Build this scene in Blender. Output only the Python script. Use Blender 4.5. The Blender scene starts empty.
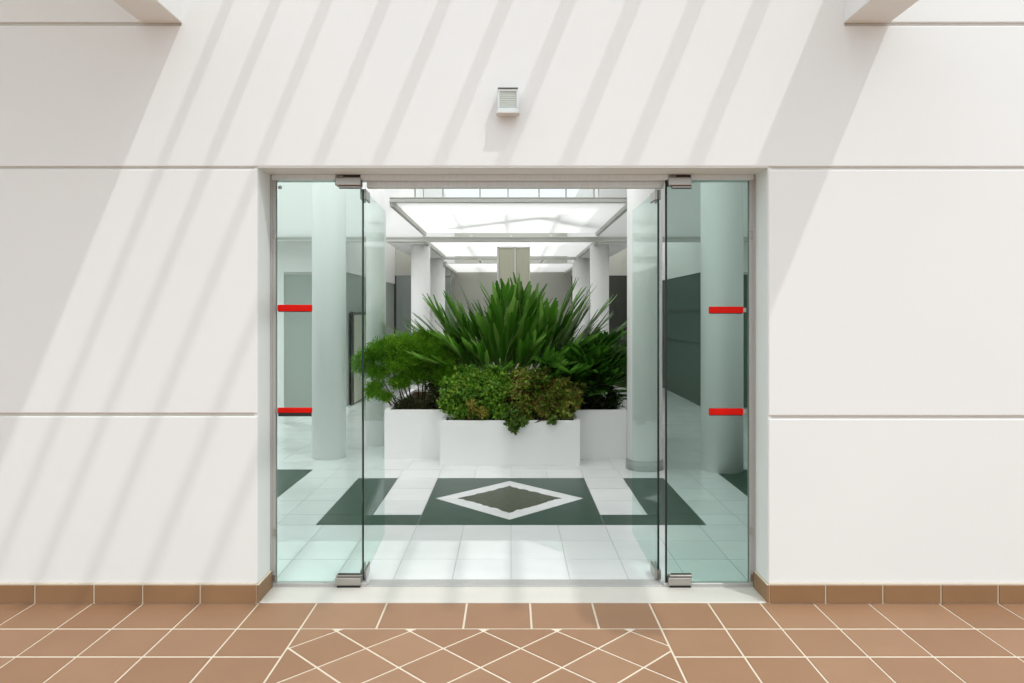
import bpy, bmesh, math, random
from mathutils import Vector, Matrix

random.seed(7)
sc = bpy.context.scene
COL = sc.collection
PI = math.pi

# ------------------------------------------------------------------ helpers
def lin(r, g, b):
    f = lambda c: (c / 255 / 12.92) if c / 255 <= 0.04045 else ((c / 255 + 0.055) / 1.055) ** 2.4
    return (f(r), f(g), f(b), 1.0)

def obj(name, bm, mats, parent=None, smooth=False):
    me = bpy.data.meshes.new(name)
    bm.normal_update()
    bm.to_mesh(me); bm.free()
    o = bpy.data.objects.new(name, me)
    COL.objects.link(o)
    for m in (mats if isinstance(mats, (list, tuple)) else [mats]):
        me.materials.append(m)
    if smooth:
        for p in me.polygons: p.use_smooth = True
    if parent: o.parent = parent
    return o

def thing(name, label, cat, loc=(0, 0, 0), rotz=0.0, group=None, kind=None):
    o = bpy.data.objects.new(name, None)
    o.empty_display_size = 0.1
    COL.objects.link(o)
    o.location = loc; o.rotation_euler = (0, 0, rotz)
    tag(o, label, cat, group, kind)
    return o

def tag(o, label, cat, group=None, kind=None):
    o['label'] = label; o['category'] = cat
    if group: o['group'] = group
    if kind: o['kind'] = kind
    return o

def struct(name, bm, mats, label, cat, smooth=False):
    return tag(obj(name, bm, mats, None, smooth), label, cat, None, 'structure')

def box(bm, x0, x1, y0, y1, z0, z1, mi=0, bev=0.0, seg=1):
    r = bmesh.ops.create_cube(bm, size=1.0)
    vs = r['verts']
    for v in vs:
        v.co = Vector((x0 + (v.co.x + .5) * (x1 - x0), y0 + (v.co.y + .5) * (y1 - y0), z0 + (v.co.z + .5) * (z1 - z0)))
    fs = set(f for v in vs for f in v.link_faces)
    for f in fs: f.material_index = mi
    if bev > 0:
        es = list(set(e for v in vs for e in v.link_edges))
        b = bmesh.ops.bevel(bm, geom=es, offset=bev, segments=seg, affect='EDGES', profile=.5, clamp_overlap=True)
        for f in b['faces']: f.material_index = mi

def prism(bm, pts, y0, y1, mi=0, bev=0.0):
    """polygon in x,z extruded along y"""
    vs = [bm.verts.new((x, y0, z)) for x, z in pts]
    f = bm.faces.new(vs)
    r = bmesh.ops.extrude_face_region(bm, geom=[f])
    nv = [g for g in r['geom'] if isinstance(g, bmesh.types.BMVert)]
    for v in nv: v.co.y = y1
    bmesh.ops.recalc_face_normals(bm, faces=bm.faces)
    if bev > 0:
        es = list(f.edges)
        bmesh.ops.bevel(bm, geom=es, offset=bev, segments=2, affect='EDGES', profile=.5)

def cyl(bm, x, y, z0, z1, r0, r1=None, seg=40, mi=0):
    r1 = r0 if r1 is None else r1
    a = [bm.verts.new((x + r0 * math.cos(2 * PI * i / seg), y + r0 * math.sin(2 * PI * i / seg), z0)) for i in range(seg)]
    b = [bm.verts.new((x + r1 * math.cos(2 * PI * i / seg), y + r1 * math.sin(2 * PI * i / seg), z1)) for i in range(seg)]
    for i in range(seg):
        f = bm.faces.new((a[i], a[(i + 1) % seg], b[(i + 1) % seg], b[i])); f.material_index = mi; f.smooth = True
    bm.faces.new(b).material_index = mi
    bm.faces.new(a[::-1]).material_index = mi

def tube(bm, pts, r0, r1, seg=6, mi=0):
    rings = []
    n = len(pts)
    for i, p in enumerate(pts):
        d = (pts[min(i + 1, n - 1)] - pts[max(i - 1, 0)]).normalized()
        a = d.orthogonal().normalized(); b = d.cross(a)
        r = r0 + (r1 - r0) * i / (n - 1)
        rings.append([bm.verts.new(p + a * r * math.cos(2 * PI * k / seg) + b * r * math.sin(2 * PI * k / seg)) for k in range(seg)])
    for i in range(n - 1):
        for k in range(seg):
            f = bm.faces.new((rings[i][k], rings[i][(k + 1) % seg], rings[i + 1][(k + 1) % seg], rings[i + 1][k]))
            f.material_index = mi

# ------------------------------------------------------------------ materials
def principled(name, col, rough=.5, metal=0.0, spec=.5):
    m = bpy.data.materials.new(name); m.use_nodes = True
    b = m.node_tree.nodes['Principled BSDF']
    b.inputs['Base Color'].default_value = col
    b.inputs['Roughness'].default_value = rough
    b.inputs['Metallic'].default_value = metal
    b.inputs['Specular IOR Level'].default_value = spec
    return m

def add_noise(m, scale, amount, detail=4.0, bump=0.0, bump_scale=None, stretch=(1, 1, 1)):
    """multiplies the base colour by a soft noise; optional bump"""
    nt = m.node_tree; N = nt.nodes; L = nt.links
    b = N['Principled BSDF']
    tc = N.new('ShaderNodeTexCoord'); mp = N.new('ShaderNodeMapping'); mp.inputs['Scale'].default_value = stretch
    L.new(tc.outputs['Object'], mp.inputs['Vector'])
    nz = N.new('ShaderNodeTexNoise'); nz.inputs['Scale'].default_value = scale; nz.inputs['Detail'].default_value = detail
    L.new(mp.outputs[0], nz.inputs['Vector'])
    rm = N.new('ShaderNodeMapRange'); rm.inputs['From Min'].default_value = .3; rm.inputs['From Max'].default_value = .7
    rm.inputs['To Min'].default_value = 1 - amount; rm.inputs['To Max'].default_value = 1 + amount * .6
    L.new(nz.outputs['Fac'], rm.inputs['Value'])
    mx = N.new('ShaderNodeVectorMath'); mx.operation = 'MULTIPLY'
    src = b.inputs['Base Color']
    if src.is_linked:
        L.new(src.links[0].from_socket, mx.inputs[0])
    else:
        mx.inputs[0].default_value = tuple(src.default_value)[:3]
    L.new(rm.outputs[0], mx.inputs[1])
    L.new(mx.outputs[0], src)
    if bump:
        n2 = N.new('ShaderNodeTexNoise'); n2.inputs['Scale'].default_value = bump_scale or scale * 8; n2.inputs['Detail'].default_value = 3
        L.new(tc.outputs['Object'], n2.inputs['Vector'])
        bp = N.new('ShaderNodeBump'); bp.inputs['Strength'].default_value = bump; bp.inputs['Distance'].default_value = .01
        L.new(n2.outputs['Fac'], bp.inputs['Height']); L.new(bp.outputs[0], b.inputs['Normal'])
    return m

def island_tint(m, lo, hi, mid=None):
    """every tile or leaf (mesh island) takes its own colour between lo and hi"""
    nt = m.node_tree; N = nt.nodes; L = nt.links
    g = N.new('ShaderNodeNewGeometry'); cr = N.new('ShaderNodeValToRGB')
    cr.color_ramp.elements[0].color = lo; cr.color_ramp.elements[1].color = hi
    if mid:
        e = cr.color_ramp.elements.new(.5); e.color = mid
    L.new(g.outputs['Random Per Island'], cr.inputs['Fac'])
    return cr

M = {}
M['wall'] = add_noise(principled('white_wall_paint', (.775, .795, .79, 1), .75, spec=.2), 1.3, .012, bump=.05, bump_scale=180)
M['plaster'] = principled('white_plaster', (.83, .825, .81, 1), .7, spec=.2)
M['groove'] = principled('panel_joint', lin(208, 205, 198), .9, spec=.1)
M['column'] = principled('white_column_paint', (.84, .835, .82, 1), .45, spec=.35)
M['skirt'] = principled('grey_skirting', lin(150, 155, 152), .5)
M['grey_wall'] = principled('grey_wall_paint', lin(188, 188, 178), .7)
M['dark_glass_l'] = principled('grey_glazing', lin(168, 174, 168), .4, spec=.2)
M['dark_glass_r'] = principled('dark_green_glazing', lin(84, 100, 90), .5, spec=.12)
M['seam'] = principled('dark_seam', lin(58, 72, 64), .5)
M['dark_door'] = principled('dark_door_paint', lin(62, 62, 54), .4)
M['grey_door'] = principled('grey_door_paint', lin(150, 158, 154), .4)
M['beige'] = add_noise(principled('beige_panel', lin(186, 184, 164), .45), 3, .05, stretch=(6, 1, .3))
M['cream'] = principled('cream_panel', lin(190, 188, 172), .5)
M['alu'] = add_noise(principled('satin_aluminium', lin(214, 221, 223), .45, .1), 60, .05, stretch=(1, 1, .05))
M['jamb'] = add_noise(principled('grey_aluminium', lin(178, 177, 174), .42, .3), 60, .05, stretch=(1, 1, .05))
M['steel'] = add_noise(principled('brushed_steel', lin(176, 172, 166), .28, .9), 90, .08, stretch=(.05, 1, 1))
M['white_metal'] = principled('white_enamelled_metal', lin(212, 212, 208), .4)
M['frame_grey'] = principled('grey_beam_paint', lin(190, 190, 184), .5)
M['rubber_and_shadow'] = principled('black_rubber_and_shadow', lin(26, 28, 26), .6)
M['red'] = principled('red_plastic', lin(212, 16, 2), .5, spec=.15)
M['sill'] = add_noise(principled('pale_stone_sill', lin(202, 198, 190), .45), 6, .03, bump=.02)
M['edge'] = principled('green_glass_edge', (.012, .028, .024, 1), .12)

# terracotta, one tone per tile
t = principled('terracotta_tile', lin(175, 130, 98), .5, spec=.3)
cr = island_tint(t, lin(142, 107, 80), lin(152, 118, 91))
t.node_tree.links.new(cr.outputs[0], t.node_tree.nodes['Principled BSDF'].inputs['Base Color'])
M['terracotta'] = add_noise(t, 3.0, .06, bump=.03, bump_scale=60)
t = principled('terracotta_base_tile', lin(160, 112, 72), .45, spec=.3)
cr = island_tint(t, lin(140, 107, 76), lin(148, 115, 84))
t.node_tree.links.new(cr.outputs[0], t.node_tree.nodes['Principled BSDF'].inputs['Base Color'])
M['terracotta_base'] = add_noise(t, 5.0, .05)
M['grout'] = add_noise(principled('cream_grout', lin(212, 202, 184), .85, spec=.1), 20, .05)
t = principled('white_marble_tile', (.84, .85, .845, 1), .16, spec=.5)
cr = island_tint(t, (.73, .74, .74, 1), (.79, .80, .80, 1))
t.node_tree.links.new(cr.outputs[0], t.node_tree.nodes['Principled BSDF'].inputs['Base Color'])
M['marble'] = add_noise(t, 2.2, .035, detail=8, stretch=(1, 2.5, 1))
M['marble_joint'] = principled('marble_joint', lin(176, 178, 176), .7)
M['green_marble'] = add_noise(principled('dark_green_marble', lin(50, 76, 64), .3, spec=.35), 6, .16, detail=8)
M['olive_marble'] = add_noise(principled('olive_green_marble', lin(74, 80, 60), .35, spec=.35), 26, .35, detail=10)
M['soil'] = add_noise(principled('dark_soil', lin(50, 38, 26), .95, spec=.1), 20, .4, bump=.5, bump_scale=40)
M['bark'] = add_noise(principled('brown_stem', lin(74, 56, 38), .85, spec=.1), 14, .3, bump=.4, bump_scale=40)

def glass(name, face_tint, ior=1.36):
    m = bpy.data.materials.new(name); m.use_nodes = True
    nt = m.node_tree; N = nt.nodes; L = nt.links; N.clear()
    out = N.new('ShaderNodeOutputMaterial'); mix = N.new('ShaderNodeMixShader')
    tr = N.new('ShaderNodeBsdfTransparent'); tr.inputs[0].default_value = face_tint
    gl = N.new('ShaderNodeBsdfGlossy'); gl.inputs['Roughness'].default_value = 0.0; gl.inputs['Color'].default_value = (.95, .98, .97, 1)
    geo = N.new('ShaderNodeNewGeometry'); mr = N.new('ShaderNodeMapRange')   # same Fresnel on both faces of the sheet
    mr.inputs['To Min'].default_value = ior; mr.inputs['To Max'].default_value = 1 / ior
    L.new(geo.outputs['Backfacing'], mr.inputs['Value'])
    fr = N.new('ShaderNodeFresnel'); L.new(mr.outputs[0], fr.inputs['IOR'])
    mu = N.new('ShaderNodeMath'); mu.operation = 'MULTIPLY'; mu.inputs[1].default_value = .28     # reflection scaled down for a clearer view through
    L.new(fr.outputs[0], mu.inputs[0]); L.new(mu.outputs[0], mix.inputs[0]); L.new(tr.outputs[0], mix.inputs[1]); L.new(gl.outputs[0], mix.inputs[2])
    L.new(mix.outputs[0], out.inputs[0])
    return m
M['glass'] = glass('green_tinted_glass', (.885, .95, .93, 1))
M['glass_right'] = glass('green_tinted_glass_dimmed', (.80, .89, .862, 1))  # same glass, tint darkened to stand in for the dimmer right aisle
M['glass_clear'] = glass('clear_glass', (.95, .97, .965, 1))

def milky(name, tcol, dcol, fac, clear):
    m = bpy.data.materials.new(name); m.use_nodes = True
    nt = m.node_tree; N = nt.nodes; L = nt.links; N.clear()
    out = N.new('ShaderNodeOutputMaterial'); mix = N.new('ShaderNodeMixShader')
    a = N.new('ShaderNodeBsdfTranslucent'); a.inputs[0].default_value = tcol
    d = N.new('ShaderNodeBsdfDiffuse'); d.inputs[0].default_value = dcol
    mix.inputs[0].default_value = fac
    L.new(d.outputs[0], mix.inputs[1]); L.new(a.outputs[0], mix.inputs[2])
    tr = N.new('ShaderNodeBsdfTransparent'); m2 = N.new('ShaderNodeMixShader'); m2.inputs[0].default_value = clear
    L.new(mix.outputs[0], m2.inputs[1]); L.new(tr.outputs[0], m2.inputs[2]); L.new(m2.outputs[0], out.inputs[0])
    return m
M['milky'] = milky('milky_roof_sheet', (.97, .97, .96, 1), (.85, .85, .84, 1), .88, .6)

M['milky_dense'] = milky('dense_milky_sheet', (.86, .86, .85, 1), (.85, .85, .84, 1), .9, .04)

def frosted(name, fac):
    m = bpy.data.materials.new(name); m.use_nodes = True
    nt = m.node_tree; N = nt.nodes; L = nt.links; N.clear()
    out = N.new('ShaderNodeOutputMaterial'); mix = N.new('ShaderNodeMixShader')
    a = N.new('ShaderNodeBsdfTransparent'); a.inputs[0].default_value = (.9, .9, .9, 1)
    d = N.new('ShaderNodeBsdfDiffuse'); d.inputs[0].default_value = (.8, .8, .8, 1)
    mix.inputs[0].default_value = fac
    L.new(d.outputs[0], mix.inputs[1]); L.new(a.outputs[0], mix.inputs[2]); L.new(mix.outputs[0], out.inputs[0])
    return m
M['slat'] = frosted('frosted_slat', .6)

def leafmat(name, lo, mid, hi, rough=.4, trans=.3, noise=None):
    m = bpy.data.materials.new(name); m.use_nodes = True
    nt = m.node_tree; N = nt.nodes; L = nt.links
    b = N['Principled BSDF']; out = N['Material Output']
    cr = island_tint(m, lin(*lo), lin(*hi), lin(*mid))
    L.new(cr.outputs[0], b.inputs['Base Color'])
    b.inputs['Roughness'].default_value = rough; b.inputs['Specular IOR Level'].default_value = .35
    ts = N.new('ShaderNodeBsdfTranslucent'); L.new(cr.outputs[0], ts.inputs[0])
    mix = N.new('ShaderNodeMixShader'); mix.inputs[0].default_value = trans
    L.new(b.outputs[0], mix.inputs[1]); L.new(ts.outputs[0], mix.inputs[2]); L.new(mix.outputs[0], out.inputs[0])
    return m
M['frond'] = leafmat('cycad_leaf', (54, 104, 24), (82, 136, 38), (134, 176, 84), .35, .45)
M['frond_dark'] = leafmat('dark_cycad_leaf', (34, 78, 16), (54, 108, 26), (98, 148, 54), .4, .45)
M['rachis'] = principled('pale_leaf_stalk', lin(110, 128, 74), .5)
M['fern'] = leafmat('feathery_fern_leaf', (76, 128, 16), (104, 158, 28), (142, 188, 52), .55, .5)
M['shrub'] = leafmat('small_green_leaf', (58, 112, 24), (98, 146, 34), (148, 172, 58), .5, .4)
M['shrub_red'] = leafmat('reddish_green_leaf', (134, 82, 42), (96, 132, 36), (140, 150, 60), .5, .3)
M['yellow_leaf'] = leafmat('yellow_green_leaf', (116, 120, 34), (150, 142, 56), (172, 156, 78), .5, .3)
M['ivy'] = leafmat('trailing_leaf', (46, 88, 22), (78, 112, 34), (120, 136, 58), .45, .3)
M['dark_leaf'] = leafmat('dark_green_leaf', (22, 36, 12), (34, 58, 18), (54, 66, 26), .55, .2)  # dark green tone of the low undergrowth
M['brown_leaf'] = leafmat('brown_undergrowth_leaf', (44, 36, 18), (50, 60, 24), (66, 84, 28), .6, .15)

# ------------------------------------------------------------------ camera
H = 1.53
F = 720.0
cam = bpy.data.cameras.new('camera'); co = bpy.data.objects.new('camera', cam); COL.objects.link(co)
cam.sensor_fit = 'HORIZONTAL'; cam.sensor_width = 36.0; cam.lens = 36.0 * F / 1024
cam.shift_x = 1 / 1024; cam.shift_y = -29.5 / 1024
co.location = (0, 0, H); co.rotation_euler = (PI / 2, 0, 0)
cam.clip_end = 200
sc.camera = co

# ------------------------------------------------------------------ sky and sun
w = bpy.data.worlds.new('sky'); sc.world = w; w.use_nodes = True
nt = w.node_tree; N = nt.nodes; L = nt.links
bg = N['Background']
tc = N.new('ShaderNodeTexCoord'); sx = N.new('ShaderNodeSeparateXYZ'); L.new(tc.outputs['Generated'], sx.inputs[0])
cr = N.new('ShaderNodeValToRGB'); L.new(sx.outputs['Z'], cr.inputs['Fac'])
cr.color_ramp.elements[0].position = 0.0; cr.color_ramp.elements[0].color = (.47, .50, .53, 1)
cr.color_ramp.elements[1].position = .9; cr.color_ramp.elements[1].color = (1.0, 1.02, 1.02, 1)
L.new(cr.outputs[0], bg.inputs['Color']); bg.inputs['Strength'].default_value = 1.9

sun = bpy.data.lights.new('sun', 'SUN'); so = bpy.data.objects.new('sun', sun); COL.objects.link(so)
sun.energy = 1.35; sun.angle = math.radians(1.0); sun.color = (1.0, 1.0, .985)
KX, KY = -.41, .45
so.rotation_euler = Vector((KX, KY, -1)).to_track_quat('-Z', 'Y').to_euler()
so.location = (4, -4, 9)

# ------------------------------------------------------------------ facade wall
YF = 3.786
YB = 4.10
OL, OR, OT = -1.335, 1.355, 2.292          # door opening
GT = .018
bm = bmesh.new()
ys = YF + .014
# backing slab (joint colour) with the opening left out
box(bm, -7, OL, ys, YB, 0, 5.2, 1)
box(bm, OR, 7, ys, YB, 0, 5.2, 1)
box(bm, OL, OR, ys, YB, OT, 5.2, 1)
def panel(x0, x1, z0, z1, bev=.006):
    b2 = bmesh.new()
    prism(b2, [(x0, z0), (x1, z0), (x1, z1), (x0, z1)], YF, ys + .004, 0, bev)
    me = bpy.data.meshes.new('tmp'); b2.to_mesh(me); b2.free(); bm.from_mesh(me); bpy.data.meshes.remove(me)
panel(-7, OL, .104, .983 - .002)
panel(OR, 7, .104, .970 - .002)
panel(-7, OL, .983 + GT - .004, OT - .010)
panel(OR, 7, .970 + GT - .004, OT - .012)
# upper field: one panel with its corners cut for the two upper joint lines
bxl, bxr = -1.735, 1.755
b2 = bmesh.new()
zu = 3.036
prism(b2, [(-7, OT + .004), (7, OT + .004), (7, zu), (bxr, zu), (bxr, 5.2), (bxl, 5.2), (bxl, zu), (-7, zu)], YF, ys + .004, 0, .005)
me = bpy.data.meshes.new('tmp'); b2.to_mesh(me); b2.free(); bm.from_mesh(me); bpy.data.meshes.remove(me)
panel(-7, bxl - .001, zu + GT, 5.2, .004)
panel(bxr + .001, 7, zu + GT, 5.2, .004)
# reveals, painted like the panels
box(bm, OL - .02, OL + .0015, YF + .012, YB, .104, OT, 0)
box(bm, OR - .0015, OR + .02, YF + .012, YB, .104, OT, 0)
box(bm, OL, OR, YF + .004, YB, OT - .0015, OT + .02, 0)
# back of the wall seen from the atrium
box(bm, -7, OL, YB, YB + .01, 0, 5.2, 0); box(bm, OR, 7, YB, YB + .01, 0, 5.2, 0); box(bm, OL, OR, YB, YB + .01, OT, 5.2, 0)
struct('wall_front', bm, [M['wall'], M['groove']], 'white panelled facade wall with thin horizontal joints around the glass entrance', 'wall')

# ------------------------------------------------------------------ terracotta baseboards
def baseboard(name, x0, x1, joints, xr, label):
    bm = bmesh.new()
    hz = .100
    js = [x0] + joints + [x1]
    box(bm, x0, x1, YF - .008, YF + .01, 0, hz - .002, 1)
    box(bm, x0, x1, YF - .010, YF + .012, hz - .002, hz + .006, 1)     # pale strip along the top
    for a, b in zip(js, js[1:]):
        box(bm, a + .004, b - .004, YF - .013, YF + .005, .003, hz - .003, 0, .002)
    # return tile into the door reveal
    s = 1 if xr < 0 else -1
    xa, xb = (xr, xr + s * .012) if s > 0 else (xr + s * .012, xr)
    box(bm, xa, xb, YF - .008, YF + .205, 0, hz - .002, 1)
    c = xr + s * .013
    box(bm, min(xr, c), max(xr, c), YF - .012, YF + .2, .003, hz - .003, 0, .002)
    return struct(name, bm, [M['terracotta_base'], M['grout']], label, 'baseboard')
X = lambda px, Y=YF: (px - 511) * Y / F
left_j = [X(p) for p in (36, 95, 143.5, 201)]
pre = []
x = left_j[0] - .3
while x > -6.9: pre.insert(0, x); x -= .3
baseboard('baseboard_left', -7, OL + .0, pre + left_j, OL, 'brown terracotta tile baseboard left of the glass entrance')
right_j = [X(p) for p in (825, 882, 940, 997)]
x = right_j[-1] + .3
while x < 6.9: right_j.append(x); x += .3
baseboard('baseboard_right', OR, 7, right_j, OR, 'brown terracotta tile baseboard right of the glass entrance')

# ------------------------------------------------------------------ terracotta floor
def clip_poly(poly, a, b, c):
    """keep the part of the polygon where a*x+b*y<=c"""
    out = []
    for i in range(len(poly)):
        p, q = poly[i], poly[(i + 1) % len(poly)]
        dp, dq = a * p[0] + b * p[1] - c, a * q[0] + b * q[1] - c
        if dp <= 0: out.append(p)
        if dp * dq < 0:
            t = dp / (dp - dq); out.append((p[0] + t * (q[0] - p[0]), p[1] + t * (q[1] - p[1])))
    return out

def tile_poly(bm, poly, z0, z1, mi=0):
    if len(poly) < 3: return
    area = .5 * sum(poly[i][0] * poly[(i + 1) % len(poly)][1] - poly[(i + 1) % len(poly)][0] * poly[i][1] for i in range(len(poly)))
    if abs(area) < 2e-4: return
    if area < 0: poly = poly[::-1]
    top = [bm.verts.new((p[0], p[1], z1)) for p in poly]; bot = [bm.verts.new((p[0], p[1], z0)) for p in poly]
    f = bm.faces.new(top); f.material_index = mi
    n = len(poly)
    for i in range(n):
        f = bm.faces.new((bot[i], bot[(i + 1) % n], top[(i + 1) % n], top[i])); f.material_index = mi

bm = bmesh.new()
G = .0052
GY = .0082
YS = YF + .02
box(bm, -9, 9, -9, YF + .02, -.08, -.0025, 1)
xs = [X(p) for p in (35.5, 93, 144, 200, 259, 317, 387, 467, 530, 592, 649, 708, 760, 813, 868, 938, 997)]
x = xs[0] - .3
while x > -9: xs.insert(0, x); x -= .3
x = xs[-1] + .3
while x < 9: xs.append(x); x += .3
rows = [YF + .012, 3.478, 3.196]
while rows[-1] > -8.8: rows.append(rows[-1] - .29)
DX0, DX1 = X(317), X(649)
DY1 = rows[1]
for r, (ya, yb) in enumerate(zip(rows, rows[1:])):
    for a, b in zip(xs, xs[1:]):
        if r > 0 and a > DX0 - .01 and b < DX1 + .01 and ya > -3: continue
        tile_poly(bm, [(a + G, yb + GY), (b - G, yb + GY), (b - G, ya - GY), (a + G, ya - GY)], -.01, 0)
dyend = min(r for r in rows if r > -3.4)
P = .352                                            # diagonal tiles inside the straight border
for i in range(-20, 30):
    for j in range(-20, 30):
        cx = -.484 + P / 2 * (i - j); cy = 3.453 - P / 2 * (i + j + 1)
        h = P / 2 - G * 1.7
        poly = [(cx, cy - h), (cx + h, cy), (cx, cy + h), (cx - h, cy)]
        for (a, b, c) in ((1, 0, DX1 - G), (-1, 0, -DX0 - G), (0, 1, DY1 - G), (0, -1, -dyend - G)):
            poly = clip_poly(poly, a, b, c)
            if not poly: break
        if poly: tile_poly(bm, poly, -.01, 0)
struct('floor', bm, [M['terracotta'], M['grout']], 'terracotta tiled floor with pale grout and a diagonal tile field before the entrance', 'floor')

# threshold
bm = bmesh.new()
box(bm, OL + .001, OR - .001, YF - .004, 4.0, -.05, .006, 0, .003)
struct('trim_1', bm, M['sill'], 'pale stone threshold strip under the glass entrance', 'threshold')

# ------------------------------------------------------------------ atrium floor
bm = bmesh.new()
FY0 = 4.092
box(bm, -5, 5, 4.0, 18.2, -.08, -.002, 1)
SXL = -.675; SXR = .673
Y0, Y1, Y2 = 5.172, 5.434, 6.636
def rect(a, b, c, d, mi, g=.0025): tile_poly(bm, [(a + g, c + g), (b - g, c + g), (b - g, d - g), (a + g, d - g)], -.01, 0, mi)
tx = [0]
for k in range(1, 17): tx += [.3365 * k, -.3365 * k]
tx = sorted(tx)
ty = [4.0] + [Y0 - .36 * k for k in (3, 2, 1)] + [Y0, Y1, Y1 + .4, Y1 + .8, Y2]
y = Y2
while y < 18.1: y += .36; ty.append(y)
inside = lambda x, y, R: R[0] < x < R[1] and R[2] < y < R[3]
greens = [(SXL, SXR, Y0, Y2), (-1.405, -1.04, Y0, Y2), (1.03, 1.405, Y0, Y2), (-1.405, 1.405, Y0, Y1),
          (-3.40, -1.925, Y0, 6.84), (1.965, 3.40, Y0, 6.82)]
extra_x = [SXL, SXR, -1.405, -1.04, 1.03, 1.405, -1.925, 1.965, -3.4, 3.4]
def cells():
    for c, d in zip(ty, ty[1:]):
        near = c < 6.9 and d > Y0 + .01
        g = sorted([t for t in tx if min(abs(t - e) for e in extra_x) > .06] + extra_x) if near else tx
        for a, b in zip(g, g[1:]):
            yield max(a, -5), min(b, 5), c, d
for a, b, c, d in cells():
    if b - a < .01: continue
    mx, my = (a + b) / 2, (c + d) / 2
    if any(inside(mx, my, R) for R in greens[:4]): continue
    if any(R[0] < mx < R[1] and R[2] < my < R[3] for R in greens[4:]):
        rect(a, b, c, d, 2, .0006); continue
    rect(a, b, c, d, 0)
# green bands and square
rect(-1.405, SXL, Y0, Y1, 2, .0015); rect(SXR, 1.405, Y0, Y1, 2, .0015)
rect(-1.405, -1.04, Y1, Y2, 2, .0015); rect(1.03, 1.405, Y1, Y2, 2, .0015)
DCX, DCY, DH, DI = -.012, 5.912, .607, .43
sq = [(SXL + .002, Y0 + .002), (SXR - .002, Y0 + .002), (SXR - .002, Y2 - .002), (SXL + .002, Y2 - .002)]
def quadrants(poly):
    return [clip_poly(clip_poly(poly, sx_, 0, sx_ * DCX), 0, sy_, sy_ * DCY) for sx_ in (1, -1) for sy_ in (1, -1)]
for q, (sx_, sy_) in zip(quadrants(sq), [(1, 1), (1, -1), (-1, 1), (-1, -1)]):
    # outside of the diamond in this quadrant
    a, b = -sx_, -sy_
    tile_poly(bm, clip_poly(q, -a, -b, -(a * DCX + b * DCY) - DH - .001), -.01, 0, 2)
    # white ring
    hull = [(DCX + a * DH, DCY), (DCX, DCY + b * DH), (DCX, DCY + b * DI), (DCX + a * DI, DCY)]
    tile_poly(bm, hull, -.01, 0, 0)
# inner diamond with a ragged chipped edge
rng = random.Random(3)
pts = []
corners = [(DCX + DI, DCY), (DCX, DCY + DI), (DCX - DI, DCY), (DCX, DCY - DI)]
for i in range(4):
    p, q = corners[i], corners[(i + 1) % 4]
    for k in range(14):
        t = k / 14; s = 1 - (rng.random() ** 2 * .09 if k else .0)
        x_, y_ = p[0] + (q[0] - p[0]) * t, p[1] + (q[1] - p[1]) * t
        pts.append((DCX + (x_ - DCX) * s, DCY + (y_ - DCY) * s))
rect(DCX - DI - .0, DCX + DI, DCY - DI, DCY + DI, 0) if False else None
white_in = [(DCX + DI, DCY), (DCX, DCY + DI), (DCX - DI, DCY), (DCX, DCY - DI)]
tile_poly(bm, white_in, -.01, -.0003, 0)
tile_poly(bm, pts, -.01, .0006, 3)
struct('floor_interior', bm, [M['marble'], M['marble_joint'], M['green_marble'], M['olive_marble']],
       'white marble tiled atrium floor with dark green inlaid bands and a diamond', 'floor')

# ------------------------------------------------------------------ aluminium door surround
YD = 4.0
fr = thing('trim_2', 'slim satin aluminium frame lining the whole glass entrance', 'door frame', (0, YD, 0), kind='structure')
def fpart(name, boxes, mat, parent, bev=.002):
    bm = bmesh.new()
    for b in boxes: box(bm, b[0], b[1], b[2] - YD, b[3] - YD, b[4], b[5], 0, bev)
    return obj(name, bm, mat, parent)
fpart('jamb', [(OL + .002, OL + .012, 3.985, 4.05, .006, OT - .002), (OL + .002, OL + .030, 3.992, 3.998, .006, OT - .004), (OL + .002, OL + .030, 4.016, 4.022, .006, OT - .004)], M['jamb'], fr)
fpart('jamb', [(OR - .012, OR - .002, 3.985, 4.05, .006, OT - .002), (OR - .034, OR - .002, 3.992, 3.998, .006, OT - .004), (OR - .034, OR - .002, 4.016, 4.022, .006, OT - .004)], M['jamb'], fr)
fpart('header', [(OL + .012, OR - .012, 3.985, 4.07, 2.262, OT - .002), (-.81, .86, 4.04, 4.085, 2.228, 2.262)], M['alu'], fr)
fpart('bottom_track', [(OL + .012, -.80, 3.99, 4.022, .004, .026), (.845, OR - .012, 3.99, 4.022, .004, .026), (-.80, .845, 3.99, 4.09, .002, .012)], M['jamb'], fr)

def pane(bm, x0, x1, y0, y1, z0, z1):
    """glass sheet: broad faces tinted glass, rim faces the dark green cut edge"""
    r = bmesh.ops.create_cube(bm, size=1.0)
    for v in r['verts']:
        v.co = Vector((x0 + (v.co.x + .5) * (x1 - x0), y0 + (v.co.y + .5) * (y1 - y0), z0 + (v.co.z + .5) * (z1 - z0)))
    thin = 0 if (x1 - x0) < (y1 - y0) else 1
    bm.normal_update()
    for f in set(f for v in r['verts'] for f in v.link_faces):
        f.material_index = 0 if abs(f.normal[thin]) > .9 else 1

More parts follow.
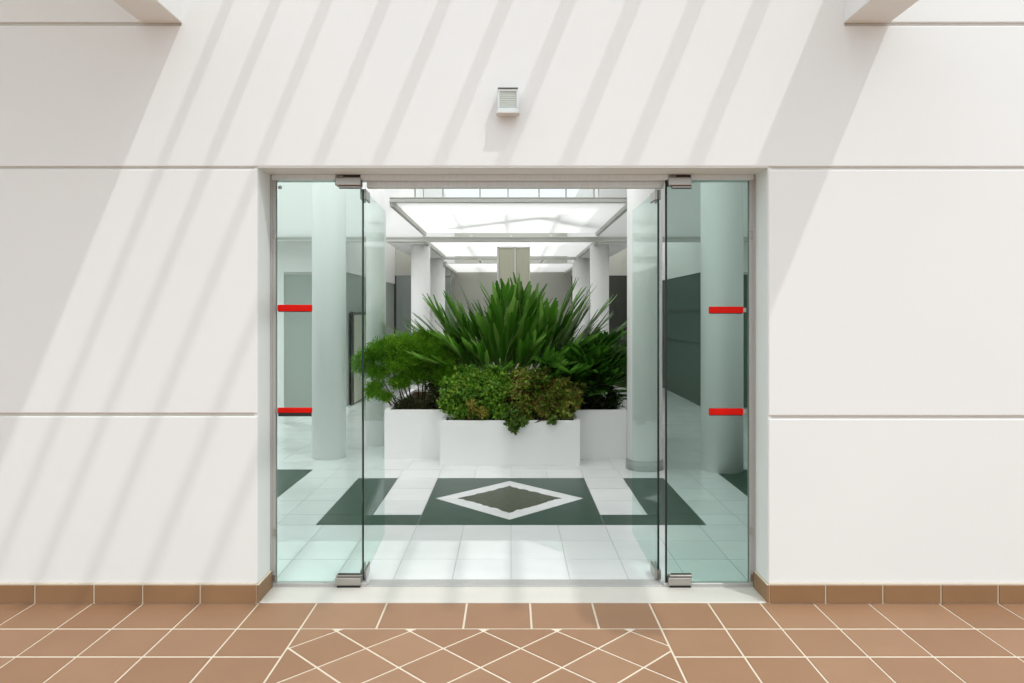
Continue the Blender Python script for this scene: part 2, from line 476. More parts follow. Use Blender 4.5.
def side_panel(name, x0, x1, side, label):
    """fixed glass sheet beside the door; side=-1 left of it, +1 right"""
    root = thing(name, label, 'glass panel', (x0 if side < 0 else x1, YD, 0), kind='structure')
    ox = root.location.x
    bm = bmesh.new(); pane(bm, x0 - ox, x1 - ox, 0, .012, .022, 2.266)
    obj('glass_pane', bm, [M['glass'] if side < 0 else M['glass_right'], M['edge']], root)
    xi = x1 if side < 0 else x0           # free edge, next to the door
    if side > 0:
        bm = bmesh.new()
        box(bm, xi - .009 - ox, xi - ox, -.001, .013, .03, 2.27)
        obj('edge_seal', bm, M['rubber_and_shadow'], root)
    def patch(z0, z1, up, label):
        bm = bmesh.new()
        a, b = (xi - .145, xi - .002) if side < 0 else (xi + .002, xi + .132)
        a -= ox; b -= ox
        h = z1 - z0
        # chamfered shell, both faces of the sheet
        for (ya, yb) in ((-.026, -.0015), (.0135, .036)):
            zz = (z0 + .014, z1 - .012) if up else (z0 + .012, z1 - .018)
            box(bm, a, b, ya, yb, zz[0], zz[1], 0, .006, 2)
        # gasket, cover strip and pivot gap
        if up:
            box(bm, a + .02, b, -.022, -.001, z0 + .010, z0 + .0145, 1)
            box(bm, a + .02, b, -.024, -.001, z0 + .003, z0 + .010, 0, .001)
            box(bm, a + .022, b, -.022, -.001, z0, z0 + .003, 1)
            box(bm, a + .006, b - .004, -.02, .03, z1 - .012, z1, 1)
            box(bm, a, a + .045, -.022, -.004, z1 - .010, z1 - .003, 0, .002)
        else:
            box(bm, a + .008, b, -.022, -.001, z1 - .018, z1 - .0145, 1)
            box(bm, a + .008, b, -.024, -.001, z1 - .0145, z1 - .005, 0, .001)
            box(bm, a + .016, b, -.022, -.001, z1 - .005, z1 - .002, 1)
            box(bm, a + .01, b - .004, -.02, .03, z0, z0 + .012, 1)
        o = obj('patch_fitting', bm, [M['steel'], M['rubber_and_shadow']], root)
        o['label'] = label
    patch(2.214, 2.288, True, 'steel clamp at the top free corner of the glass')
    patch(.006, .082, False, 'steel clamp at the bottom free corner of the glass')
    # red markers carried on the jamb edge
    for z, dark in ((1.552 if side < 0 else 1.542, .006), (.982 if side < 0 else .978, .016 if side < 0 else .007)):
        bm = bmesh.new()
        if side < 0: a, b = X(278.5, YD) - ox, X(312.5, YD) - ox
        else: a, b = X(708.5, YD) - ox, X(742.5, YD) - ox
        box(bm, a, b, -.016, -.001, z - .018 + (dark if dark > .01 else 0) * .5, z + .018, 0, .003, 2)
        o = obj('marker_bar', bm, M['red'], root); o['label'] = 'upper red marker bar' if z > 1.2 else 'lower red marker bar'
        bm = bmesh.new()
        box(bm, a + .002, b - .004, -.013, -.001, z - .018 - .004 - (dark * .5 if dark > .01 else 0), z - .018 + dark * .5, 0, .001)
        obj('shadow_strip', bm, M['rubber_and_shadow'], o)  # black strip stands in for the bar's shadow on the glass
        bm = bmesh.new()
        if side < 0: box(bm, a - .018, a + .001, -.012, -.001, z - .014, z + .012, 0, .002)
        else: box(bm, b - .001, b + .018, -.012, -.001, z - .014, z + .012, 0, .002)
        obj('bracket', bm, M['steel'], o)
    # small edge clips on the jamb
    for z in (1.96, .31, .055) if side < 0 else (1.955, .315, .06):
        bm = bmesh.new()
        if side < 0: box(bm, x0 - ox + .0, x0 - ox + .026, -.012, -.001, z - .022, z + .022, 0, .003)
        else: box(bm, x1 - ox - .026, x1 - ox - .0, -.012, -.001, z - .022, z + .022, 0, .003)
        obj('edge_clip', bm, M['steel'], root)
    if side < 0:
        bm = bmesh.new()
        bmesh.ops.create_cone(bm, cap_ends=True, segments=20, radius1=.011, radius2=.009, depth=.008,
                              matrix=Matrix.Translation((X(280, YD) - ox, -.005, 2.222)) @ Matrix.Rotation(PI / 2, 4, 'X'))
        obj('screw_cap', bm, M['steel'], root)
    return root
side_panel('window_1', OL + .006, -.828, -1, 'fixed green tinted glass panel with two red bars, left of the open doorway')
side_panel('window_2', .867, OR - .006, 1, 'fixed green tinted glass panel with two red bars, right of the open doorway')

def leaf(name, p0, p1, label):
    p0, p1 = Vector(p0), Vector(p1)
    w_ = (p1 - p0).length
    root = thing(name, label, 'glass door', (p0.x, p0.y, 0), math.atan2(p1.y - p0.y, p1.x - p0.x) - PI / 2, kind='structure')
    bm = bmesh.new(); pane(bm, -.006, .006, 0, w_, .022, 2.222)
    for f in bm.faces:
        if f.normal.y > -.9 : f.material_index = 0        # only the near edge shows dark
    obj('glass_pane', bm, [M['glass'], M['edge']], root)
    for z0, z1 in ((.014, .075), (2.165, 2.226)):
        bm = bmesh.new()
        box(bm, -.017, -.0065, .004, .15, z0, z1, 0, .004); box(bm, .0065, .017, .004, .15, z0, z1, 0, .004)
        box(bm, -.014, .014, .0, .006, z0 + .004, z1 - .004, 0)
        obj('pivot_fitting', bm, M['steel'], root)
    return root
leaf('door_1', (-.834, 4.055), (-.866, 4.90), 'open clear glass door leaf swung inward beside the left glass panel')
leaf('door_2', (.833, 4.072), (.836, 4.93), 'open clear glass door leaf swung inward beside the right glass panel')

# ------------------------------------------------------------------ wall light above the door
WX, WZ = X(508), H + (312 - 104.5) / 190.2
wl = thing('wall_lamp', 'small square grey wall lamp mounted above the glass entrance', 'lamp', (WX, YF, WZ))
bm = bmesh.new(); box(bm, -.052, .052, -.012, .002, -.058, .058, 0, .002); obj('back_plate', bm, M['white_metal'], wl)
bm = bmesh.new()
for b in ((-.055, .055, .046, .060), (-.055, .055, -.062, -.038)): box(bm, b[0], b[1], -.075, -.010, b[2], b[3], 0, .003)
for a, b in ((-.055, -.042), (.042, .055)): box(bm, a, b, -.075, -.010, -.040, .048, 0, .003)
obj('housing', bm, M['alu'], wl)
bm = bmesh.new(); box(bm, -.043, .043, -.068, -.058, -.039, .047, 0, .002)
for k in range(7): box(bm, -.041, .041, -.0705, -.067, -.034 + .0115 * k, -.0285 + .0115 * k, 0, .001)
obj('lens', bm, principled('lamp_lens', lin(196, 204, 198), .25), wl)
bm = bmesh.new(); box(bm, -.060, .060, -.082, -.076, -.068, -.056, 0, .002); box(bm, -.060, .060, -.078, -.02, -.068, -.062, 0, .002)
obj('bottom_lip', bm, M['white_metal'], wl)
bm = bmesh.new(); box(bm, -.052, .052, -.079, -.012, .060, .066, 0, .001)
obj('top_vent', bm, principled('dark_grey_vent', lin(110, 112, 106), .5), wl)

# ------------------------------------------------------------------ beams, canopy and slats over the facade
LB = 1.75
def beam(x0, x1, label):
    bm = bmesh.new(); box(bm, x0, x1, YF - LB, YF + .005, 3.050, 3.44, 0, .004)
    return struct('beam', bm, M['wall'], label, 'beam')
beam(X(141), X(182), 'white roof beam meeting the facade at the upper left')
beam(X(844), X(890), 'white roof beam meeting the facade at the upper right')
bm = bmesh.new(); box(bm, -7, X(141) - .002, YF - LB, YF + .003, 3.40, 3.5)
struct('roof_canopy', bm, milky('pale_canopy_sheet', (.80, .80, .79, 1), (.8, .8, .78, 1), .8, .0), 'pale canopy roof beyond the upper left beam', 'canopy')
ZS = 3.50
for px in (229, 276, 327, 385, 445, 506, 569, 634, 697, 762):
    xw = X(px) - KX * (ZS - 3.17)
    wd = .045 + .035 * (px - 229) / 533
    bm = bmesh.new(); box(bm, xw - wd / 2, xw + wd / 2, YF - 1.66, YF + .002, ZS - .02, ZS + .02, 0, .003)
    o = struct('roof_slat', bm, M['slat'], 'frosted slat of the sunshade above the entrance facade', 'slat')
    o['group'] = 'sunshade slats over the facade'

# ------------------------------------------------------------------ atrium shell
bm = bmesh.new(); box(bm, -5.1, -5, YB, 18.2, 0, 3.95); struct('wall_left', bm, M['plaster'], 'white side wall of the atrium on the left', 'wall')
bm = bmesh.new(); box(bm, 5, 5.1, YB, 18.2, 0, 3.95); struct('wall_right', bm, M['plaster'], 'white side wall of the atrium on the right', 'wall')
YN0, YN1, YN2, YN3 = 7.9, 11.0, 14.2, 17.3
NX = 1.33
bm = bmesh.new(); box(bm, -NX - 1.4, NX + 1.9, YN3, YN3 + .15, 0, 3.95)
struct('wall_back', bm, M['grey_wall'], 'grey end wall far behind the planter', 'wall')
# aisle walls: a face turned to us, then a side wall going back, then an end wall
def aisle(side, xc, matg, zt, label):
    bm = bmesh.new()
    s = side
    def bx(xa, xb, ya, yb, za, zb, mi): box(bm, min(xa, xb), max(xa, xb), ya, yb, za, zb, mi)
    bx(s * xc, s * 5, 11.5, 11.62, 2.17, 3.95, 0)
    bx(s * 3.63, s * 5, 11.5, 11.62, 0, 2.17, 0) if s < 0 else bx(s * 4.2, s * 5, 11.5, 11.62, 0, 2.17, 0)
    x_in = 3.63 if s < 0 else 4.2
    bx(s * xc, s * x_in, 11.53, 11.6, 0, 2.17, 1)
    bx(s * xc, s * x_in, 11.515, 11.53, 2.13, 2.17, 2)
    bx(s * xc, s * (xc + .10), 11.62, YN3, 2.17, 3.95, 0)
    bx(s * (xc + .02), s * (xc + .08), 11.6, YN3, 0, 2.17, 1)
    for z in (1.0, 1.53) if s > 0 else (): bx(s * (xc + .0), s * (xc + .03), 11.6, YN3, z, z + .018, 3)
    return struct('partition_left' if s < 0 else 'partition_right', bm, [M['plaster'], matg, M['frame_grey'], M['seam']], label, 'wall')
aisle(-1, 2.64, M['dark_glass_l'], 2.17, 'white wall over grey glazing at the back of the left aisle')
aisle(1, 3.05, M['dark_glass_r'], 2.17, 'white wall over dark green glazing at the back of the right aisle')
for s, xo, m, nm, lb in ((-1, 2.64, M['grey_door'], 'door_3', 'tall grey door at the back of the left aisle beside the column'),
                         (1, 3.05, M['dark_door'], 'door_4', 'tall dark door at the back of the right aisle beside the column')):
    r = thing(nm, lb, 'door', (s * 2.1, 16.4, 0), kind='structure')
    xa, xb = sorted((s * (NX + .05) - s * 2.1, s * xo - s * 2.1))
    bm = bmesh.new(); box(bm, xa, xb, 0, .06, 0, 2.36, 0)
    for k in range(1, 8): box(bm, xa + (xb - xa) * k / 8 - .008, xa + (xb - xa) * k / 8 + .008, -.012, 0, .05, 2.3, 0)
    obj('door_panel', bm, m, r)
    bm = bmesh.new(); box(bm, xa, xb, -.03, .06, 2.36, 2.42, 0)
    obj('door_head', bm, M['frame_grey'], r)
    bm = bmesh.new(); e = xa if s < 0 else xb
    box(bm, e - .03, e + .03, -.03, .03, 0, 2.36); obj('door_post', bm, M['dark_door'], r)
    bm = bmesh.new(); box(bm, xa, xb, 0, .06, 2.42, 3.2, 0); obj('overpanel', bm, M['grey_wall'], r)
bm = bmesh.new(); box(bm, -2.74, -NX - .15, 11.62, YN3, 3.2, 3.3); box(bm, NX + .15, 3.15, 11.62, YN3, 3.2, 3.3)
struct('ceiling_rear', bm, M['milky'], 'milky translucent ceiling over the two rear aisles', 'ceiling')

# nave side walls (bulkheads) under and above the rooflights
for s, nm, lb in ((-1, 'wall_upper_left', 'white upper wall over the left row of columns'), (1, 'wall_upper_right', 'white upper wall over the right row of columns')):
    bm = bmesh.new(); a, b = sorted((s * (NX + .02), s * 1.90)); box(bm, a, b, YN1 + .05, YN3, 2.585, 3.95)
    a, b = sorted((s * (NX + .02), s * 5)); box(bm, a, b, YN1 + .02, YN1 + .12, 2.676, 3.95)
    struct(nm, bm, M['plaster'], lb, 'wall')

# beams across
bm = bmesh.new(); box(bm, -4.99, 4.99, YN1 - .04, YN1 + .04, 2.598, 2.676, 0, .006)
box(bm, -4.99, 4.99, YN1 - .055, YN1 + .055, 2.655, 2.676, 0, .004)
struct('beam', bm, M['frame_grey'], 'long pale grey tie beam crossing the atrium in front of the columns', 'beam')
bm = bmesh.new(); box(bm, -NX, NX, YN2 - .03, YN2 + .03, 2.565, 2.612, 0, .004)
struct('beam', bm, M['frame_grey'], 'shorter pale grey beam behind the beige panelled pier', 'beam')

# rooflights: three bays stepping down
for i, (ya, yb, z, lb) in enumerate(((YN0, YN1, 2.735, 'large milky white rooflight bay above the planter, nearest of three'),
                                    (YN1, YN2, 2.63, 'middle milky white rooflight bay behind the long tie beam'),
                                    (YN2, YN3, 2.485, 'far milky white rooflight bay over the grey end wall'))):
    r = thing('skylight', lb, 'skylight', (0, ya, z), kind='structure')
    bm = bmesh.new(); box(bm, -NX, NX, .02, yb - ya - .02, .0, .012); obj('roof_sheet', bm, M['milky_dense'], r)
    for s in (-1, 1):
        bm = bmesh.new(); a, b = sorted((s * NX, s * (NX - .045))); box(bm, a, b, 0, yb - ya - .06, -.05, .04, 0, .004)
        obj('side_rail', bm, M['frame_grey'], r)
    for k in (1, 2, 3):
        x_ = -NX + 2 * NX * k / 4
        bm = bmesh.new(); box(bm, x_ - .02, x_ + .02, .9, yb - ya - .02, .13, .17); obj('rafter', bm, M['white_metal'], r)
    if i == 0:
        bm = bmesh.new(); box(bm, -NX, NX, -.03, .03, -.008, .032, 0, .004); obj('front_bar', bm, M['frame_grey'], r)
        # a diagonal wind brace lies on top of the nearest bay
        bm = bmesh.new()
        for (p, q) in (((-.85, 2.5), (.45, 1.25)), ((.45, 1.25), (1.2, 2.4))):
            d = (Vector(q) - Vector(p)); n = Vector((-d.y, d.x)).normalized() * .07
            vs = [(p[0] + n.x, p[1] + n.y), (p[0] - n.x, p[1] - n.y), (q[0] - n.x, q[1] - n.y), (q[0] + n.x, q[1] + n.y)]
            tile_poly(bm, vs, .18, .22)
        obj('brace', bm, M['white_metal'], r)

# clerestory above the front bar
r = thing('window_3', 'low strip window of six panes above the nearest rooflight', 'window', (0, YN0, 2.775), kind='structure')
bm = bmesh.new()
box(bm, -NX, NX, -.02, .02, .0, .012); box(bm, -NX, NX, -.02, .02, .125, .145)
mul = [X(p, YN0) for p in (415, 443, 480, 508, 539, 566, 594)]
for x_ in mul: box(bm, x_ - .007, x_ + .007, -.02, .02, .01, .13)
obj('window_frame', bm, M['frame_grey'], r)
for a, b in zip(mul, mul[1:]):
    bm = bmesh.new(); box(bm, a + .008, b - .008, -.003, .003, .012, .125); obj('pane', bm, M['glass_clear'], r)
bm = bmesh.new(); box(bm, -NX - .17, NX + .17, YN0 - .06, YN0 + .06, 2.92, 3.12)
struct('wall_upper_front', bm, M['plaster'], 'white upper wall band over the strip window', 'wall')

# high roof over the front of the atrium
bm = bmesh.new(); box(bm, -5, -NX - .17, YB, 11.62, 3.90, 3.915)
struct('ceiling_left', bm, M['milky'], 'milky translucent roof over the left aisle', 'ceiling')
bm = bmesh.new(); box(bm, -NX - .17, NX + .17, YB, YN0, 3.90, 3.915)
struct('ceiling', bm, M['milky'], 'milky translucent roof inside the entrance', 'ceiling')
bm = bmesh.new(); box(bm, NX + .17, 5, YB, 11.62, 3.90, 3.915)
struct('ceiling_right', bm, milky('thick_milky_sheet', (.62, .62, .61, 1), (.85, .85, .84, 1), .8, .0), 'dull milky roof over the right aisle', 'ceiling')

# ------------------------------------------------------------------ columns
def column(x_, y_, r_, h_, label, skirt=True):
    c = thing('column', label, 'column', (x_, y_, 0), kind='structure')
    bm = bmesh.new(); cyl(bm, 0, 0, 0, h_, r_); obj('shaft', bm, M['column'], c)
    if skirt:
        bm = bmesh.new(); cyl(bm, 0, 0, 0, .085, r_ + .012); cyl(bm, 0, 0, .085, .095, r_ + .012, r_ + .004)
        obj('skirting_ring', bm, M['skirt'], c)
    return c
column(-1.92, 7.6, .175, 3.9, 'round white column seen through the left glass panel', False)
column(2.05, 7.0, .2, 3.9, 'round white column seen through the right glass panel', False)
column(1.31, 7.06, .17, 3.9, 'round white column right of the planter behind the open door leaf')
column(-1.556, 8.3, .112, 3.9, 'slim white column left of the planter behind the feathery fern', False)
column(-1.43, 11.4, .15, 2.58, 'white column behind the plants, nearer one on the left', False)
column(-1.46, 14.3, .15, 2.58, 'white column behind the plants, farther one on the left', False)
column(1.40, 11.4, .15, 2.58, 'white column behind the plants, nearer one on the right', False)
column(1.39, 14.3, .17, 2.58, 'white column behind the plants, farther one on the right', False)

# beige pier under the rooflight
PX0, PX1, PY = X(497, 11.9), X(530, 11.9), 11.9
pr = thing('pier', 'tall beige panelled pier with white edges behind the plants', 'pier', ((PX0 + PX1) / 2, PY, 0), kind='structure')
hw = (PX1 - PX0) / 2
bm = bmesh.new(); box(bm, -hw + .005, hw - .005, .012, .35, 0, 2.60); obj('core', bm, M['plaster'], pr)
for a, b in ((-hw + .03, -.012 + .03), (.012 + .03, hw - .012)):
    bm = bmesh.new(); box(bm, a, b, .0, .02, 0, 2.585, 0, .003); obj('panel', bm, M['beige'], pr)
bm = bmesh.new()
for a, b in ((-hw, -hw + .028), (.018 - .004, .042 - .004), (hw - .012, hw)): box(bm, a, b, -.02, .02, 0, 2.60)
box(bm, -hw, hw, -.02, .02, 2.585, 2.61)
obj('edge_trim', bm, M['white_metal'], pr)

# pale panel with dark frame on the side wall, left aisle
wp = thing('wall_panel', 'pale upright panel in a dark frame in the left aisle', 'panel', (-2.62, 12.4, 0))
bm = bmesh.new(); box(bm, .0, .03, -.62, .55, .0, 1.53, 0, .004); obj('frame', bm, M['dark_door'], wp)
bm = bmesh.new(); box(bm, .028, .042, -.52, .48, .03, 1.48, 0, .003); obj('board', bm, M['cream'], wp)

# ------------------------------------------------------------------ planter
pl = thing('planter', 'white stepped masonry planter full of plants in the atrium', 'planter', (0, 7.15, 0))
def trough(name, x0, x1, y0, y1, z, parent, wt=.05):
    bm = bmesh.new()
    box(bm, x0, x1, y0, y0 + wt, 0, z); box(bm, x0, x1, y1 - wt, y1, 0, z)
    box(bm, x0, x0 + wt, y0 + wt, y1 - wt, 0, z); box(bm, x1 - wt, x1, y0 + wt, y1 - wt, 0, z)
    o = obj(name, bm, M['plaster'], parent)
    bm = bmesh.new(); box(bm, x0 + wt, x1 - wt, y0 + wt, y1 - wt, .02, z - .03)
    obj('soil', bm, M['soil'], o)
    return o
trough('front_trough', -.705, .685, 0, .349, .448, pl)
trough('rear_trough', -1.32, 1.205, .35, 2.4, .508, pl)

# ------------------------------------------------------------------ plants
def leaf_strip(bm, p, d, up, length, width, droop=.15, nseg=3, blunt=.45, fold=.0, mi=0):
    """a strap leaf: starts at p, runs along d, bends down"""
    d = d.normalized(); side = d.cross(up)
    if side.length < 1e-4: side = d.orthogonal()
    side.normalize()
    prev = None
    pos = p.copy()
    for i in range(nseg + 1):
        t = i / nseg
        ww = width * (.55 + .45 * min(1, t * 3)) * (1 if t < .7 else 1 - (1 - blunt) * (t - .7) / .3) * .5
        a, b = bm.verts.new(pos - side * ww), bm.verts.new(pos + side * ww)
        if prev:
            f = bm.faces.new((prev[0], prev[1], b, a)); f.material_index = mi
        prev = (a, b)
        d = (d + Vector((0, 0, -droop / nseg))).normalized()
        pos = pos + d * (length / nseg)

def frond(bm_l, bm_r, rng, base, az, el, length, arch, n=15, lf=.40, lw=.042, fwd=.75, out=1.0):
    d = Vector((math.cos(az) * math.cos(el), math.sin(az) * math.cos(el), math.sin(el)))
    pts = [base.copy()]
    ns = 12
    for i in range(ns):
        d = (d + Vector((0, 0, -arch / ns))).normalized()
        pts.append(pts[-1] + d * (length / ns))
    tube(bm_r, pts, .012, .004, 5)
    hor = Vector((math.cos(az + PI / 2), math.sin(az + PI / 2), 0))
    for k in range(n):
        t = .22 + .78 * (k + .5) / n
        i = min(int(t * ns), ns - 1); q = pts[i].lerp(pts[i + 1], t * ns - i)
        dd = (pts[i + 1] - pts[i]).normalized()
        nrm = hor.cross(dd).normalized()
        if nrm.z < 0 and el < 1.2: nrm = -nrm
        ll = lf * (math.sin(PI * min(1, t * .85 + .12)) * .6 + .45) * rng.uniform(.85, 1.1)
        for s in (-1, 1):
            dl = dd * fwd + hor * s * (.55 + .25 * (1 - t)) * out + nrm * .35 * out + Vector((rng.uniform(-.08, .08), rng.uniform(-.08, .08), rng.uniform(-.05, .1)))
            leaf_strip(bm_l, q, dl, nrm, ll, lw * rng.uniform(.8, 1.2), droop=rng.uniform(.0, .3), blunt=.35)

def cycad(loc, label, mat, fronds, seed, trunk_h=.25, spread=.05, **kw):
    rng = random.Random(seed)
    r = thing('cycad', label, 'plant', loc)
    bl, br = bmesh.new(), bmesh.new()
    for (az, el, ln, arch) in fronds:
        frond(bl, br, rng, Vector((math.cos(az) * spread * math.cos(el) + rng.uniform(-1, 1) * spread * .6, math.sin(az) * spread * math.cos(el) * .5, trunk_h)), az, el, ln, arch, **kw)
    obj('foliage', bl, mat, r)
    obj('leaf_stalks', br, M['rachis'], r)
    bm = bmesh.new()
    pts = [Vector((0, 0, -.04)), Vector((0, 0, trunk_h * .4)), Vector((0, 0, trunk_h * .8)), Vector((0, 0, trunk_h + .04))]
    tube(bm, pts, .12, .08, 14)
    for k in range(60):
        a = rng.uniform(0, 2 * PI); z = rng.uniform(0, trunk_h)
        leaf_strip(bm, Vector((math.cos(a) * .09, math.sin(a) * .09, z)), Vector((math.cos(a), math.sin(a), 1.2)), Vector((0, 0, 1)), .07, .04, 0, 1)
    obj('trunk', bm, M['bark'], r)
    return r

rg = random.Random(21)
fr_c = []
for k in range(30):                                   # steep inner fronds
    az = rg.uniform(0, 2 * PI); el = math.radians(rg.uniform(60, 88))
    fr_c.append((az, el, rg.uniform(.62, 1.06), rg.uniform(.0, .2)))
for k in range(60):                                   # spreading fronds, mostly to both sides
    az = rg.choice((0, PI)) + rg.gauss(0, .6); el = math.radians(rg.uniform(18, 66))
    fr_c.append((az, el, rg.uniform(.55, .98), rg.uniform(.0, .35)))
for az, el, ln, ar in ((PI, 38, .86, .1), (3.0, 45, .92, .1), (3.3, 50, .96, .1), (PI, 56, .98, .1), (3.4, 28, .78, .1), (2.9, 34, .8, .1),
                       (0, 42, 1.05, .1), (.2, 50, 1.1, .05), (-.2, 58, 1.1, .05), (.1, 33, 1.1, .25), (-.3, 66, 1.1, .0), (.3, 36, 1.0, .2),
                       (-1.2, 50, .6, .3), (-1.9, 45, .6, .3), (-1.6, 30, .5, .4), (-1.0, 25, .55, .4), (-2.2, 25, .55, .4)):
    fr_c.append((az, math.radians(el), ln, ar))
cycad((0.0, 8.45, .47), 'big bright green cycad with upright strap leaves in the middle of the planter', M['frond'], fr_c, 5,
      n=5, lf=.50, lw=.056, fwd=1.75, out=.55, spread=.46)
fr_r = []
rg = random.Random(4)
for k in range(44):
    az = rg.uniform(-2.2, .9); el = math.radians(rg.uniform(12, 62))
    fr_r.append((az, el, rg.uniform(.5, .62) if abs(az + .75) < .75 and math.sin(az) < -.2 else rg.uniform(.6, .92), rg.uniform(.3, .9)))
for az, el, ln, ar in ((.0, 52, 1.0, .7), (-.25, 45, .95, .6), (.15, 38, .95, .5), (-.4, 35, .85, .5)): fr_r.append((az, math.radians(el), ln, ar))
cycad((.70, 8.1, .47), 'dark green drooping cycad at the right end of the planter', M['frond_dark'], fr_r, 9, trunk_h=.2, lf=.30, lw=.036)

def small_leaf(bm, p, d, n, l, w, mi=0):
    d = d.normalized(); s = d.cross(n)
    if s.length < 1e-4: s = d.orthogonal()
    s = s.normalized() * w * .5
    v = [bm.verts.new(p), bm.verts.new(p + d * l * .5 + s), bm.verts.new(p + d * l), bm.verts.new(p + d * l * .5 - s)]
    bm.faces.new(v).material_index = mi

def rvec(rng):
    while True:
        v = Vector((rng.uniform(-1, 1), rng.uniform(-1, 1), rng.uniform(-1, 1)))
        if .05 < v.length < 1: return v.normalized()

def bush(name, loc, label, pads, mat, seed, per, l, w, needle=False, stems=True, extra=None, cat='plant'):
    """pads: (x, y, z, rx, ry, rz) leafy clumps relative to loc"""
    rng = random.Random(seed)
    r = thing(name, label, cat, loc)
    bl, bs = bmesh.new(), bmesh.new()
    for (x_, y_, z_, rx, ry, rz) in pads:
        c = Vector((x_, y_, z_))
        n = int(per * 40 * rx * ry * rz / .001)
        root = Vector((x_ * .45, y_ * .45 + .0, -.02))
        pts = [root, root.lerp(c, .5) + Vector((rng.uniform(-.04, .04), rng.uniform(-.04, .04), .02)), c]
        tube(bs, pts, .010, .004, 6)
        twigs = max(8, n // 22)
        for t_ in range(twigs):
            v = rvec(rng)
            tip = c + Vector((v.x * rx, v.y * ry, v.z * rz)) * rng.uniform(.55, 1.05)
            st = c.lerp(tip, .15)
            if needle:
                dirv = (tip - c).normalized(); 
                for q in range(22):
                    p = st.lerp(tip, (q + rng.random()) / 22)
                    dd = dirv * .6 + rvec(rng) * .8 + Vector((0, 0, .25))
                    small_leaf(bl, p, dd, rvec(rng), l * rng.uniform(.6, 1.2), w)
            else:
                for q in range(22):
                    p = st.lerp(tip, .25 + .75 * (q + rng.random()) / 22) + rvec(rng) * l * .7
                    dd = (tip - c).normalized() * .5 + rvec(rng)
                    nn = (p - c).normalized() + rvec(rng) * .7 + Vector((0, 0, .5))
                    small_leaf(bl, p, dd, nn, l * rng.uniform(.6, 1.3), w * rng.uniform(.7, 1.2), )
    obj('foliage', bl, mat, r)
    if stems: obj('stems', bs, M['bark'], r)
    return r

def at(px, py, Y): return ((px - 511) * Y / F, Y, H + (312 - py) * Y / F)
def lumps(seed, x0, x1, y0, y1, n):
    rng = random.Random(seed)
    out = []
    for k in range(n):
        px = rng.uniform(x0, x1); e = abs((px - 510) / 70)
        py = rng.uniform(y0 + 9 * e * e, y1)
        out.append((px, py, 7.26 + .5 * (1 - (py - y0) / (y1 - y0)) * rng.uniform(.5, 1), rng.uniform(5, 10), rng.uniform(4, 8), rng.uniform(.05, .09)))
    return out
def pads_px(loc, lst):
    out = []
    for (px, py, Y, rpx, rpz, ry) in lst:
        x_, y_, z_ = at(px, py, Y)
        out.append((x_ - loc[0], y_ - loc[1], z_ - loc[2], rpx * Y / F, ry, rpz * Y / F))
    return out
Lf = (-1.0, 7.95, .47)
bush('asparagus_fern', Lf, 'feathery light green fern bush at the left end of the planter', pads_px(Lf, [
    (364, 362, 7.85, 13, 15, .18), (384, 351, 7.85, 18, 14, .22), (404, 347, 7.9, 22, 15, .25), (428, 356, 8.0, 24, 20, .28),
    (402, 364, 7.8, 22, 12, .2), (374, 390, 7.75, 11, 11, .13), (399, 382, 7.75, 13, 9, .13), (444, 372, 7.9, 16, 18, .2), (424, 340, 8.05, 18, 11, .2), (446, 350, 8.1, 16, 14, .2),
    (378, 372, 7.8, 14, 8, .14), (386, 396, 7.75, 9, 6, .1), (416, 374, 7.85, 14, 12, .16)]),
    M['fern'], 31, 26.0, .055, .008, needle=True)
Ld = (-.78, 7.8, .47)
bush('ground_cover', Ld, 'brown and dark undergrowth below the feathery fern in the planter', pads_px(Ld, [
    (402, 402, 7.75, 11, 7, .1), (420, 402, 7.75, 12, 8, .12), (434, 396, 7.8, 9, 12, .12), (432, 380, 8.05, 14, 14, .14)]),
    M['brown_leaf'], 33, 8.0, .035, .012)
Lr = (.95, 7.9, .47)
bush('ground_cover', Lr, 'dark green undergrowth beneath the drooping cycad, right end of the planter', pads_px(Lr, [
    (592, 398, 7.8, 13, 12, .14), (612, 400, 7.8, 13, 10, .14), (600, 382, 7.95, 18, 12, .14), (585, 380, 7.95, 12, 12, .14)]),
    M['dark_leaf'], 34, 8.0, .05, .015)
Ls = (-.36, 7.32, .41)
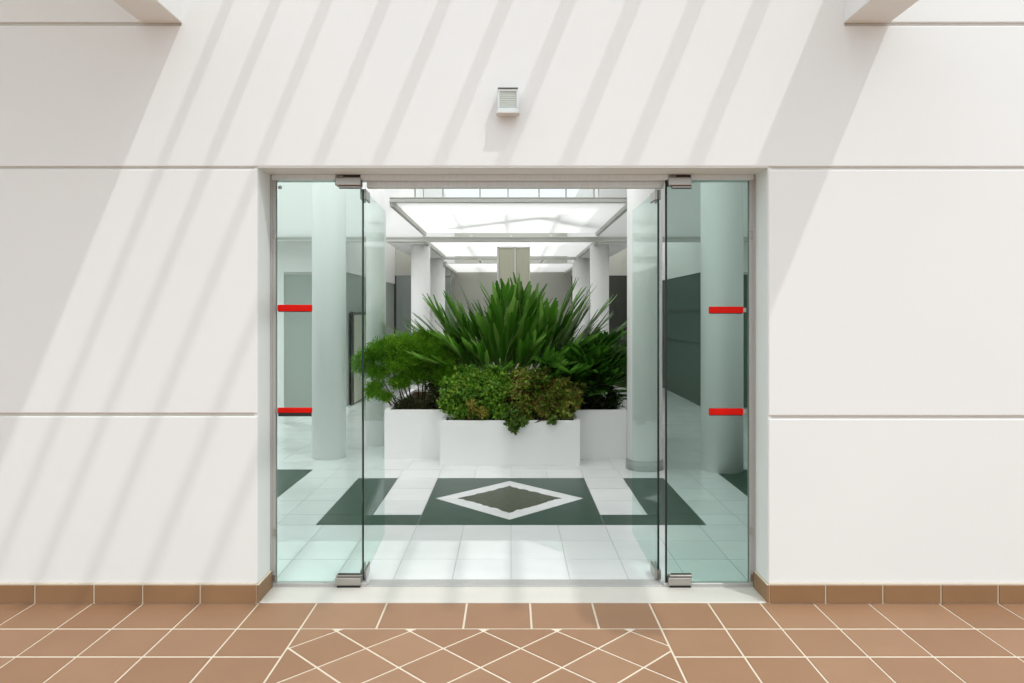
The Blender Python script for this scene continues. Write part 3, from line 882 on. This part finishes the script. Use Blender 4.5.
bush('shrub', Ls, 'low bushy green shrub in the left half of the front trough', pads_px(Ls, [
    (452, 400, 7.34, 13, 16, .13), (470, 394, 7.36, 16, 19, .15), (492, 394, 7.36, 17, 20, .15), (455, 386, 7.42, 15, 12, .13),
    (478, 382, 7.5, 16, 11, .13), (470, 374, 7.75, 17, 9, .14), (495, 375, 7.75, 16, 9, .14), (503, 388, 7.45, 13, 15, .13), (458, 413, 7.28, 16, 8, .09), (480, 413, 7.28, 14, 8, .09), (500, 413, 7.28, 14, 8, .09)] + lumps(3, 444, 512, 372, 410, 20)),
    M['shrub'], 35, 9.0, .042, .024)
Lq = (.33, 7.32, .41)
bush('shrub', Lq, 'low reddish green shrub in the right half of the front trough', pads_px(Lq, [
    (522, 394, 7.36, 15, 18, .15), (544, 394, 7.36, 16, 19, .15), (563, 396, 7.36, 14, 18, .14), (536, 382, 7.46, 16, 9, .12),
    (557, 384, 7.46, 14, 10, .12), (522, 375, 7.75, 16, 9, .14), (546, 376, 7.75, 14, 9, .14), (524, 413, 7.28, 13, 8, .09), (543, 413, 7.28, 13, 8, .09), (562, 413, 7.28, 13, 8, .09), (572, 402, 7.32, 7, 14, .1)] + lumps(8, 512, 578, 374, 410, 20)),
    M['shrub_red'], 36, 9.0, .040, .023)
Ly = (-.42, 7.27, .41)
bush('shrub', Ly, 'small yellow green tuft at the front of the trough left of the trailing plant', pads_px(Ly, [
    (470, 407, 7.18, 8, 7, .05), (482, 412, 7.18, 6, 5, .05)]), M['yellow_leaf'], 37, 9.0, .038, .014)
Li = (0.0, 7.20, .43)
bush('trailing_plant', Li, 'trailing plant hanging over the front rim of the white planter', pads_px(Li, [
    (511, 413, 7.14, 10, 8, .06), (513, 424, 7.11, 6, 5, .035), (522, 421, 7.11, 5, 5, .03), (552, 420, 7.12, 4, 4, .03), (514, 429, 7.10, 2.5, 2.5, .03)]),
    M['ivy'], 38, 14.0, .034, .026)

# ------------------------------------------------------------------ render look
sc.view_settings.view_transform = 'Standard'
sc.view_settings.look = 'None'
sc.view_settings.gamma = 1.0
sc.view_settings.exposure = -0.02
sc.view_settings.use_curve_mapping = False
cy = sc.cycles
cy.max_bounces = 14; cy.diffuse_bounces = 8; cy.glossy_bounces = 6; cy.transparent_max_bounces = 24; cy.transmission_bounces = 8
cy.use_denoising = True
cy.caustics_reflective = False; cy.caustics_refractive = False
cy.sample_clamp_indirect = 6.0
